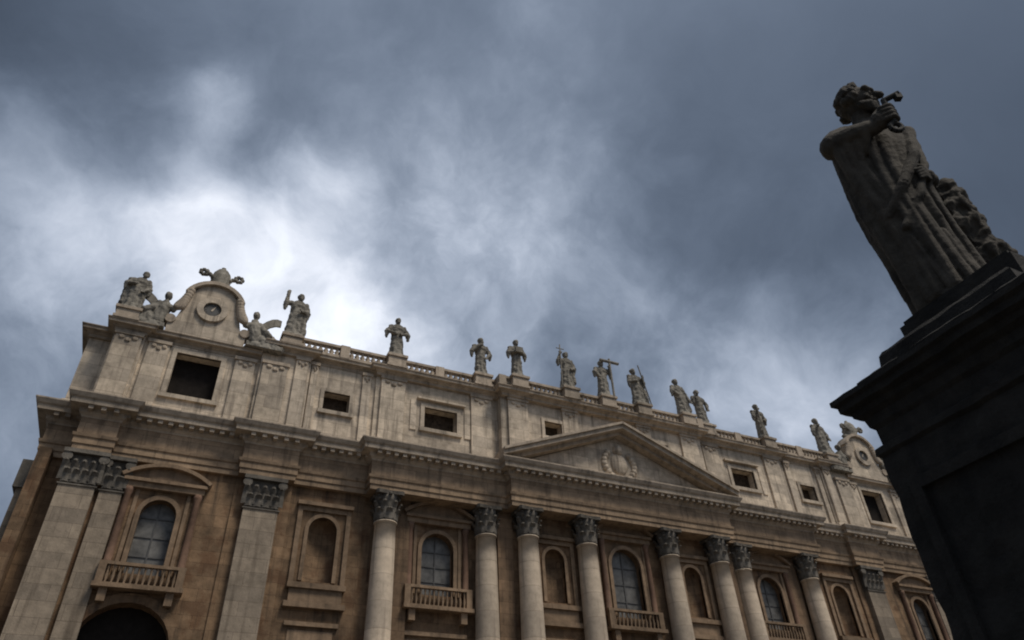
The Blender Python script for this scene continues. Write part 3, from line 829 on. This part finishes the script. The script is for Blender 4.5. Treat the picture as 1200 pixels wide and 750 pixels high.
def sculpt(name, b, voxel, mat, smooth=2, rough=0.02, freq=3.0):
    """fuse the overlapping volumes into one continuous skin"""
    me = bpy.data.meshes.new('tmp'); b.to_mesh(me); b.free()
    o = bpy.data.objects.new('tmp', me); COL.objects.link(o)
    r = o.modifiers.new('r', 'REMESH'); r.mode = 'VOXEL'; r.voxel_size = voxel; r.use_smooth_shade = True
    sm = o.modifiers.new('s', 'SMOOTH'); sm.factor = 0.5; sm.iterations = smooth
    bpy.context.view_layer.update()
    dg = bpy.context.evaluated_depsgraph_get()
    new = bpy.data.meshes.new_from_object(o.evaluated_get(dg)); new.name = name
    bpy.data.objects.remove(o); bpy.data.meshes.remove(me)
    nv = len(new.vertices); co = [0.0]*(3*nv); no = [0.0]*(3*nv)
    new.vertices.foreach_get('co', co); new.vertex_normals.foreach_get('vector', no)
    for i in range(0, 3*nv, 3):
        n_ = noise.fractal(Vector(co[i:i+3])*freq, 0.8, 2.0, 4)*rough
        co[i] += no[i]*n_; co[i+1] += no[i+1]*n_; co[i+2] += no[i+2]*n_
    new.vertices.foreach_set('co', co); new.update()
    new.materials.clear(); new.materials.append(mat)
    for p in new.polygons: p.use_smooth = True
    return new

def saint_mesh(pose, seed):
    """standing robed figure about 5.4 m tall, facing -Y, standing on z = 0"""
    b = NB(); H = 5.35
    lean = pose.get('lean', 0.0); wide = pose.get('wide', 1.0)
    box(b, -.85*wide, .85*wide, -.7, .7, 0.0, .28)
    robe(b, [(0.2, 0, 0, .80*wide, .66), (1.2, lean*.15, 0, .68*wide, .58), (2.4, lean*.4, -.02, .62*wide, .52), (3.1, lean*.6, 0, .58*wide, .46), (3.8, lean*.8, 0, .70, .44), (4.25, lean*.95, 0, .62, .36), (4.5, lean, 0, .24, .22)], 8, .10, seed, 48, 3)
    hx = lean*1.05+pose.get('hx', 0); hy = -.12
    limb(b, [((lean, 0, 4.35), .2), ((hx, hy, 4.75), .19)])
    ball(b, (hx, hy, 4.98), (.29, .34, .40))                # head
    ball(b, (hx, hy+.08, 5.08), (.33, .34, .34))            # hair
    tx = math.sin(pose.get('turn', 0)); ty = -math.cos(pose.get('turn', 0))
    ball(b, (hx+.3*tx, hy+.3*ty, 4.95), (.09, .09, .12))    # nose
    ball(b, (hx+.2*tx, hy+.2*ty, 4.72), (.2, .2, .28))      # beard
    for side, key in ((-1, 'R'), (1, 'L')):
        e, h = pose.get(key, ((side*.95, -.1, 3.2), (side*.55, -.55, 2.7)))
        sh = (lean*.95+side*.6, 0, 4.15)
        limb(b, [(sh, .27), (e, .23)]); limb(b, [(e, .22), (h, .15)])
        d = (Vector(h)-Vector(e)).normalized(); hv = Vector(h)+d*.14
        ball(b, hv, (.17, .15, .17))
        sidev = d.cross(Vector((0, 1, 0))); sidev = sidev.normalized() if sidev.length > .1 else Vector((1, 0, 0))
        for k in range(4): limb(b, [(hv+sidev*(k-1.5)*.075, .06), (hv+sidev*(k-1.5)*.085+d*(.26+.04*(k in (1, 2))), .045)], 1)
        limb(b, [(hv+sidev*.12, .06), (hv+sidev*.24+d*.1, .05)], 1)
        # sleeve
        if pose.get('sleeve', True):
            ev = Vector(e); limb(b, [(ev, .26), (ev+Vector((side*.02, .02, -.75)), .12)])
    # cloak
    cl = pose.get('cloak')
    if cl: 
        for p0, p1, r0, r1 in cl: limb(b, [(p0, r0), (p1, r1)])
    return sculpt('saint_statue', b, 0.06, M_STAT, 1, .07, 2.2)

def beam(bm, a, b_, r):
    a, b_ = Vector(a), Vector(b_); d = b_-a
    q = d.to_track_quat('Z', 'Y').to_matrix().to_4x4()
    bmesh.ops.create_cone(bm, cap_ends=True, segments=10, radius1=r, radius2=r, depth=d.length, matrix=Matrix.Translation((a+b_)/2) @ q)
def arm(side, e, h): return (e, h)
SAINTS = [
 # x, pose, attribute, label
 (-53.6, dict(wide=1.15, lean=.12, hx=.15, R=((-1.0,-.1,3.5),(-.35,-.6,3.3)), L=((.95,.0,3.2),(.6,-.5,2.6)), cloak=[((-.75,.2,4.1),(-.9,.25,1.2),.36,.3)]), None, 'broad cloaked saint statue on the outer end of the roofline left of the dark clock'),
 (-PIL, dict(lean=.1, hx=.05, R=((-1.0,-.15,3.95),(-.95,-.3,4.95)), L=((.9,-.1,3.2),(.5,-.55,3.0)), cloak=[((.6,.1,3.9),(.75,.1,.8),.35,.3)]), None, 'saint statue with one hand raised beside its head, right of the left-hand clock gable'),
 (-P1, dict(wide=.95, R=((-1.05,-.1,3.3),(-.45,-.5,3.0)), L=((1.05,-.1,3.3),(.45,-.5,3.0))), None, 'saint statue with both elbows bent outward, standing alone on the long left stretch of balustrade'),
 (-P2, dict(wide=.85, R=((-.95,-.1,3.3),(-.25,-.6,3.9)), L=((1.0,-.1,3.25),(.55,-.5,2.5)), turn=.5), None, 'left statue of the closely spaced pair of saints, one hand at its chest'),
 (-P3, dict(wide=.8, R=((-.9,-.15,3.35),(-.15,-.6,3.4)), L=((.9,-.15,3.35),(.15,-.6,3.5))), 'book', 'right statue of the closely spaced pair of saints, holding a book to its waist'),
 (-P4, dict(lean=.08, R=((-.95,-.2,3.9),(-.75,-.4,4.75)), L=((.95,-.1,3.2),(.5,-.5,2.8)), turn=-.6, cloak=[((.55,.1,3.9),(.85,.1,1.4),.34,.34)]), 'thin_staff', 'saint statue lifting a thin staff, directly left of the cross bearer'),
 (0.0, dict(wide=.9, R=((-.95,-.2,3.5),(-.7,-.5,2.9)), L=((1.0,-.2,3.6),(.85,-.45,4.3))), 'cross', 'central statue holding a large cross whose beam reaches out beside its head'),
 (P4, dict(wide=1.05, lean=-.25, hx=-.05, R=((-.95,-.1,3.3),(-.45,-.5,3.3)), L=((.8,-.2,3.5),(.6,-.5,3.9)), cloak=[((.1,.15,4.2),(.85,.15,2.2),.32,.42), ((.85,.15,2.2),(1.0,.1,.5),.42,.4)]), 'long_staff', 'wide-cloaked saint statue with a long slanting staff, directly right of the cross bearer'),
 (P3, dict(wide=.95, lean=-.3, hx=-.1, R=((-1.1,-.1,3.5),(-.8,-.5,3.0)), L=((.7,-.1,3.1),(.9,-.4,2.2)), cloak=[((.4,.1,3.0),(.9,.1,1.0),.4,.4)]), None, 'saint statue leaning back with head bowed left, above the right slope of the pediment'),
 (P2, dict(wide=.9, lean=-.15, R=((-.95,-.2,3.8),(-.6,-.55,4.4)), L=((1.05,.0,3.4),(.85,-.3,2.6)), turn=-.5), None, 'saint statue with a forearm raised to its chin, just right of the pediment end'),
 (P1, dict(wide=.8, lean=-.12, R=((-.85,-.15,3.4),(-.4,-.5,4.1)), L=((.85,-.1,3.2),(.4,-.5,2.8))), 'short_staff', 'slender saint statue standing alone on the right stretch of balustrade'),
 (PIL, dict(wide=1.0, lean=-.15, R=((-.95,-.1,3.4),(-.55,-.5,3.9)), L=((.95,-.1,3.1),(.75,-.5,2.3)), cloak=[((.5,.1,3.6),(.8,.1,1.0),.36,.34)]), None, 'cloaked saint statue directly left of the right-hand clock gable'),
 (53.6, dict(wide=1.1, R=((-.95,-.1,3.3),(-.5,-.5,3.0)), L=((.95,-.1,3.3),(.5,-.5,3.1))), None, 'saint statue on the far right end of the roofline, by the dark pedestal edge'),
]
for i, (x, pose, attr, label) in enumerate(SAINTS):
    o = bpy.data.objects.new('saint_statue', saint_mesh(pose, i+3)); COL.objects.link(o)
    o.location = (x, yat(x), stz(x)+.002); k = .92 if abs(x) > 50 else (1.08 if abs(x) > 30 else 1.0); o.scale = (1.18*k, 1.12*k, 1.06*k)
    tag(o, label, 'statue', 'saint statues along the balustrade')
    a = NB()
    if attr == 'cross':
        beam(a, (.85, -.6, .28), (.85, -.6, 5.55), .13); beam(a, (-.35, -.62, 5.12), (2.0, -.62, 5.12), .18); obj('cross', a, M_STAT, o)
    elif attr == 'book':
        box(a, -.4, .4, -.95, -.7, 3.15, 3.85); obj('book', a, M_STAT, o)
    elif attr == 'long_staff':
        beam(a, (1.25, -.45, .28), (.1, -.7, 5.6), .07); obj('staff', a, M_STAT, o)
    elif attr == 'thin_staff':
        beam(a, (-.85, -.5, .28), (-.75, -.5, 6.0), .06); beam(a, (-1.2, -.5, 5.4), (-.3, -.5, 5.4), .055); obj('staff', a, M_STAT, o)
    elif attr == 'short_staff':
        beam(a, (-.55, -.75, .28), (-.45, -.65, 4.9), .07); obj('staff', a, M_STAT, o)
    else: a.free()

def angel_mesh(s):
    """reclining winged figure leaning towards the gable; s = +1 leans to +X"""
    b = NB()
    V = lambda x, y, z: Vector((s*x, y, z))
    limb(b, [(V(.55, 0, .55), .5), (V(-.1, -.1, .6), .55), (V(-1.0, -.2, .45), .38), (V(-1.7, -.25, .2), .22)])
    limb(b, [(V(.5, 0, .6), .62), (V(.75, 0, 1.55), .56), (V(.8, 0, 2.0), .36)])
    limb(b, [(V(.8, 0, 2.0), .15), (V(.8, -.08, 2.35), .15)]); ball(b, V(.8, -.1, 2.62), (.27, .3, .34)); ball(b, V(.8, -.02, 2.7), (.3, .3, .28))
    limb(b, [(V(1.1, -.05, 1.85), .2), (V(1.5, -.2, 1.6), .23), (V(1.75, -.3, 1.95), .17)])
    limb(b, [(V(.4, -.05, 1.85), .3), (V(.0, -.35, 1.35), .26), (V(-.45, -.5, 1.05), .2)])
    limb(b, [(V(.1, .1, 1.5), .42), (V(-.7, .05, .75), .5), (V(-1.5, 0, .45), .36)])
    for hx, hz, dx in ((1.75, 2.05, 1), (-.55, 1.03, -1)):
        for k in range(4): limb(b, [(V(hx, -.35+.08*k-.1, hz), .07), (V(hx+dx*.2, -.35+.08*k-.1, hz+.06), .05)], 1)
        limb(b, [(V(hx, -.5, hz), .07), (V(hx+dx*.08, -.55, hz+.14), .05)], 1)
    box(b, -1.7 if s > 0 else -1.2, 1.2 if s > 0 else 1.7, -.6, .5, 0, .3)
    return sculpt('reclining_angel', b, .06, M_STAT, 1, .08, 2.4)
def wing_bm(s):
    b = NB(); rows = []
    for i in range(6):
        t = i/5; x = -s*(.2+2.0*t); z = 1.75+1.15*math.sin(t*1.9); dz = .75*(1-.55*t)+.15
        rows.append((x, z, dz))
    for (xa, za, da), (xb, zb_, db) in zip(rows, rows[1:]):
        prism(b, [(xa+s*.9, za), (xb+s*.9, zb_), (xb+s*.9-.0, zb_-db), (xa+s*.9, za-da)][::1], .18, .34)
    bmesh.ops.remove_doubles(b, verts=b.verts, dist=1e-4)
    return b
for side in (-1, 1):
    for s in (-1, 1):
        xx = tower_x(side) - s*5.35
        o = bpy.data.objects.new('angel_statue', angel_mesh(s)); COL.objects.link(o); o.location = (xx, -.25, ZT+.1); o.scale = (1.25, 1.3, 1.6)
        lab = {(-1, 1): 'reclining angel statue on the left shoulder of the left-hand clock gable', (-1, -1): 'winged angel statue on the right shoulder of the left-hand clock gable',
               (1, 1): 'reclining angel statue on the left shoulder of the right-hand clock gable', (1, -1): 'reclining angel statue on the right shoulder of the right-hand clock gable'}[(side, s)]
        tag(o, lab, 'statue', 'angels flanking the clocks')
        obj('wing', wing_bm(s), M_STAT, o)

# ------------------------------------------------------------------ foreground pedestal and apostle
PX, PYY = -33.9, -59.8
pedestal = empty('stone_pedestal', (PX, PYY, -2.4))
tag(pedestal, 'huge dark stone pedestal with stepped cornice in the right foreground', 'pedestal')
def sq_profile(name, prof, mat, parent, z0=2.4):
    b = NB(); rings = []
    for h, z in prof: rings.append([b.verts.new((sx*h, sy*h, z+z0)) for sx, sy in ((-1,-1),(1,-1),(1,1),(-1,1))])
    for p, q in zip(rings, rings[1:]):
        for i in range(4): j = (i+1) % 4; b.faces.new((p[i], p[j], q[j], q[i]))
    b.faces.new(rings[0][::-1]); b.faces.new(rings[-1])
    erode(b)
    o = obj(name, b, mat, parent)
    return o
def erode(b, amt=.028, cuts=22):
    b.normal_update()
    long_ = [e for e in b.edges if e.calc_length() > 1.2]
    bmesh.ops.subdivide_edges(b, edges=long_, cuts=cuts, use_grid_fill=True)
    for v in b.verts:
        q = v.co*2.3
        k = noise.fractal(q, .8, 2.0, 4)+max(0, noise.noise(v.co*3.7+Vector((5, 3, 1)))-.25)*-2.2
        v.co += Vector((v.co.x, v.co.y, 0)).normalized()*k*amt+Vector((0, 0, noise.noise(v.co*4.1)*amt*.5))
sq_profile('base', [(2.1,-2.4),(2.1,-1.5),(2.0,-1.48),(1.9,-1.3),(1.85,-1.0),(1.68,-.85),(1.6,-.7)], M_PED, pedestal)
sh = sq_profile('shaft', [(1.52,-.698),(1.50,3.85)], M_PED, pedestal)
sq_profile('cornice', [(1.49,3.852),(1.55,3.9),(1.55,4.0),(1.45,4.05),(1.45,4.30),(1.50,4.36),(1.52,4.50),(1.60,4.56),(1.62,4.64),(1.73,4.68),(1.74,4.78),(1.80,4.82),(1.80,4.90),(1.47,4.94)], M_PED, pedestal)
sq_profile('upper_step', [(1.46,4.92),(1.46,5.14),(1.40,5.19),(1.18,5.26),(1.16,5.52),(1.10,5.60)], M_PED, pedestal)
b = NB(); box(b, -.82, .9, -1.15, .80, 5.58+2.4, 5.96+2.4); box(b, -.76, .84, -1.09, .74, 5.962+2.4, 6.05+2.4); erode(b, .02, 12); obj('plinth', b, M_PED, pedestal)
for rz in range(4):     # moulded panel frames on each face of the shaft
    b = NB(); c, s_ = math.cos(rz*PI/2), math.sin(rz*PI/2)
    arch_frame(b, 0, 2.1, 2.4+.1, 2.4+3.2, True, -1.58, -1.49, .16)
    box(b, -1.21, 1.21, -1.578, -1.49, 2.4-.06, 2.4+.098)
    bmesh.ops.rotate(b, verts=b.verts, cent=(0, 0, 0), matrix=Matrix.Rotation(rz*PI/2, 3, 'Z'))
    obj('panel_frame', b, M_PED, sh)

def hero_body():
    b = NB()
    ball(b, (-.02, 0, .06), (.66, .72, .2), 3)
    # long tunic, and a mantle edge falling from the raised right arm
    robe(b, [(0.0, -.06, .02, .58, .60), (.8, -.08, .02, .57, .56), (1.8, -.12, 0, .58, .54), (2.7, -.12, -.02, .60, .52), (3.3, -.1, 0, .62, .50), (3.9, -.05, .0, .74, .48), (4.3, 0, .02, .66, .42), (4.55, 0, .0, .40, .32), (4.72, 0, -.03, .22, .22)], 14, .115, 5, 180, 8)
    robe(b, [(0.05, -.22, .10, .50, .50), (1.2, -.34, .08, .48, .46), (2.4, -.48, .06, .46, .42), (3.3, -.62, .0, .38, .34), (3.8, -.72, -.02, .28, .26), (3.95, -.74, -.02, .14, .14)], 9, .11, 11, 110, 6)
    # mantle swept from the right hip to the left shoulder
    limb(b, [((-.70, -.25, 1.9), .09), ((-.3, -.52, 2.45), .11), ((.22, -.52, 3.2), .12), ((.55, -.28, 4.1), .16)], 1)
    limb(b, [((-.58, -.38, 1.55), .07), ((-.1, -.54, 2.2), .08), ((.36, -.44, 3.0), .09), ((.62, -.2, 3.9), .12)], 1)
    rf = random.Random(4)
    for k in range(13):      # hanging folds of the tunic
        a = math.radians(180+15*k+rf.uniform(-5, 5)); z0 = rf.uniform(1.2, 2.6); r0 = rf.uniform(.05, .085)
        a1 = a+rf.uniform(-.12, .2)
        limb(b, [((.57*math.cos(a)-.11, .52*math.sin(a), z0), r0*.7), ((.57*math.cos((a+a1)/2)-.08, .55*math.sin((a+a1)/2), z0*.5), r0), ((.60*math.cos(a1)-.05, .62*math.sin(a1), .12), r0*1.3)], 1)
    # right arm: raised elbow, forearm folded across to the collar
    limb(b, [((-.50, .04, 4.30), .33), ((-.78, -.04, 4.14), .31), ((-.96, -.12, 3.98), .27)])
    limb(b, [((-.96, -.12, 3.98), .25), ((-.66, -.44, 3.92), .215), ((-.30, -.66, 3.90), .145)])
    for k in range(4): limb(b, [((-.95+.14*k, -.2-.12*k, 3.86), .14), ((-.88+.1*k, -.12-.08*k, 2.9+.2*k), .07)], 1)
    # left arm held to the side under the mantle
    limb(b, [((.58, .02, 4.25), .27), ((.66, .16, 3.3), .22), ((.46, -.28, 2.75), .15)])
    hv = Vector((.30, -.44, 2.68)); ball(b, hv, (.12, .15, .15))
    for k in range(4): limb(b, [(hv+Vector((-.05, -.08, .08-.07*k)), .05), (hv+Vector((-.16, -.16, .07-.07*k)), .045), (hv+Vector((-.27, -.16, .04-.07*k)), .038)], 1)
    limb(b, [(hv+Vector((-.02, -.05, .1)), .055), (hv+Vector((-.12, -.12, .19)), .045)], 1)
    # right hand closed round the key shaft
    KO = Vector((-.13, .09, .08))
    ball(b, Vector((-.10, -.84, 3.88))+KO, (.19, .16, .21))
    for k in range(4):
        z = 4.06-.10*k; limb(b, [(Vector(p)+KO, r) for p, r in (((-.10, -.96, z), .066), ((.05, -1.03, z+.01), .062), ((.15, -.96, z), .058), ((.12, -.84, z-.01), .05))], 1)
    limb(b, [(Vector(p)+KO, r) for p, r in (((-.12, -.76, 4.08), .078), ((-.01, -.80, 4.20), .068), ((.08, -.88, 4.24), .058))], 1)
    # neck, head turned to its left, beard and curls
    limb(b, [((0, .02, 4.5), .27), ((.03, -.10, 4.98), .22)])
    HS = 1.12
    hd = Matrix.Translation((.02, -.15, 5.22)) @ Matrix.Scale(HS, 4) @ Matrix.Rotation(math.radians(44), 4, 'Z') @ Matrix.Rotation(math.radians(4), 4, 'X')
    def hp(x, y, z): return hd @ Vector((x, y, z))
    def hb(x, y, z, r, sub=2): ball(b, hp(x, y, z), [q*HS for q in r] if hasattr(r, '__len__') else r*HS, sub)
    hb(0, .02, .04, (.27, .29, .36), 3); hb(0, .10, .1, (.29, .28, .30), 3)
    hb(0, -.16, -.10, (.19, .15, .22)); limb(b, [(hp(0, -.27, .10), .05), (hp(0, -.40, -.06), .085)])      # cheeks, nose
    limb(b, [(hp(-.2, -.22, .13), .06), (hp(-.05, -.30, .12), .055)], 1); limb(b, [(hp(.05, -.30, .12), .055), (hp(.2, -.22, .13), .06)], 1)
    for s in (-1, 1): hb(s*.10, -.25, .035, .05, 1); hb(s*.275, .04, -.03, (.06, .10, .13), 1); hb(s*.15, -.18, -.07, (.09, .10, .1), 1)
    limb(b, [(hp(-.08, -.30, -.15), .038), (hp(.08, -.30, -.15), .038)], 1); limb(b, [(hp(-.07, -.28, -.225), .045), (hp(.07, -.28, -.225), .045)], 1)
    rnd = random.Random(3)
    for k in range(22):     # beard locks
        a = rnd.uniform(-1.3, 1.3); r = .25
        limb(b, [(hp(math.sin(a)*r, -math.cos(a)*r, -.24), .085), (hp(math.sin(a)*r*.7, -math.cos(a)*r*.9-.05, -.44+.1*abs(a)), .055)], 1)
    for k in range(80):     # hair curls
        u = rnd.uniform(-2.3, 2.3); el = rnd.uniform(-.35, 1.45)
        x, y, z = math.sin(u)*math.cos(el), math.cos(u)*math.cos(el), math.sin(el)
        if y < -.4 and el < .8: continue
        hb(x*.30, y*.31+.06, z*.35+.07, rnd.uniform(.075, .115), 1)
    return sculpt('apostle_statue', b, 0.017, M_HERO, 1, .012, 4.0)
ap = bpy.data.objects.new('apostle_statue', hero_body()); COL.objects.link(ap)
ap.scale = (.93, .95, 1.0); ap.location = (PX-.05, PYY+.12, 6.052); ap.rotation_euler = (0, 0, math.radians(-26))
tag(ap, 'large dark statue of a bearded robed man holding a key on the black pedestal', 'statue')
b = NB()
beam(b, (-.10, -.87, 3.72), (-.07, -.89, 4.40), .055); beam(b, (-.09, -.88, 4.37), (.20, -1.02, 4.42), .055)
box(b, .10, .22, -1.05, -.93, 4.27, 4.40)
for k in range(10):
    a0, a1 = 2*PI*k/10, 2*PI*(k+1)/10; beam(b, (-.11+.11*math.cos(a0), -.86, 3.62+.11*math.sin(a0)), (-.11+.11*math.cos(a1), -.86, 3.62+.11*math.sin(a1)), .05)
obj('key', b, M_IRON, ap)
# rock-like stump with gathered cloth behind the left side
b = NB()
robe(b, [(0.0, 1.1, .34, .42, .52), (.7, 1.08, .33, .40, .50), (1.4, 1.04, .32, .36, .48), (2.3, .98, .30, .34, .46), (2.9, .98, .32, .30, .40), (3.05, .98, .32, .2, .26)], 5, .18, 21, 60, 5)
me = sculpt('support_block', b, .03, M_HERO, 1, .13, 2.2)
o = bpy.data.objects.new('support_block', me); COL.objects.link(o); o.parent = ap
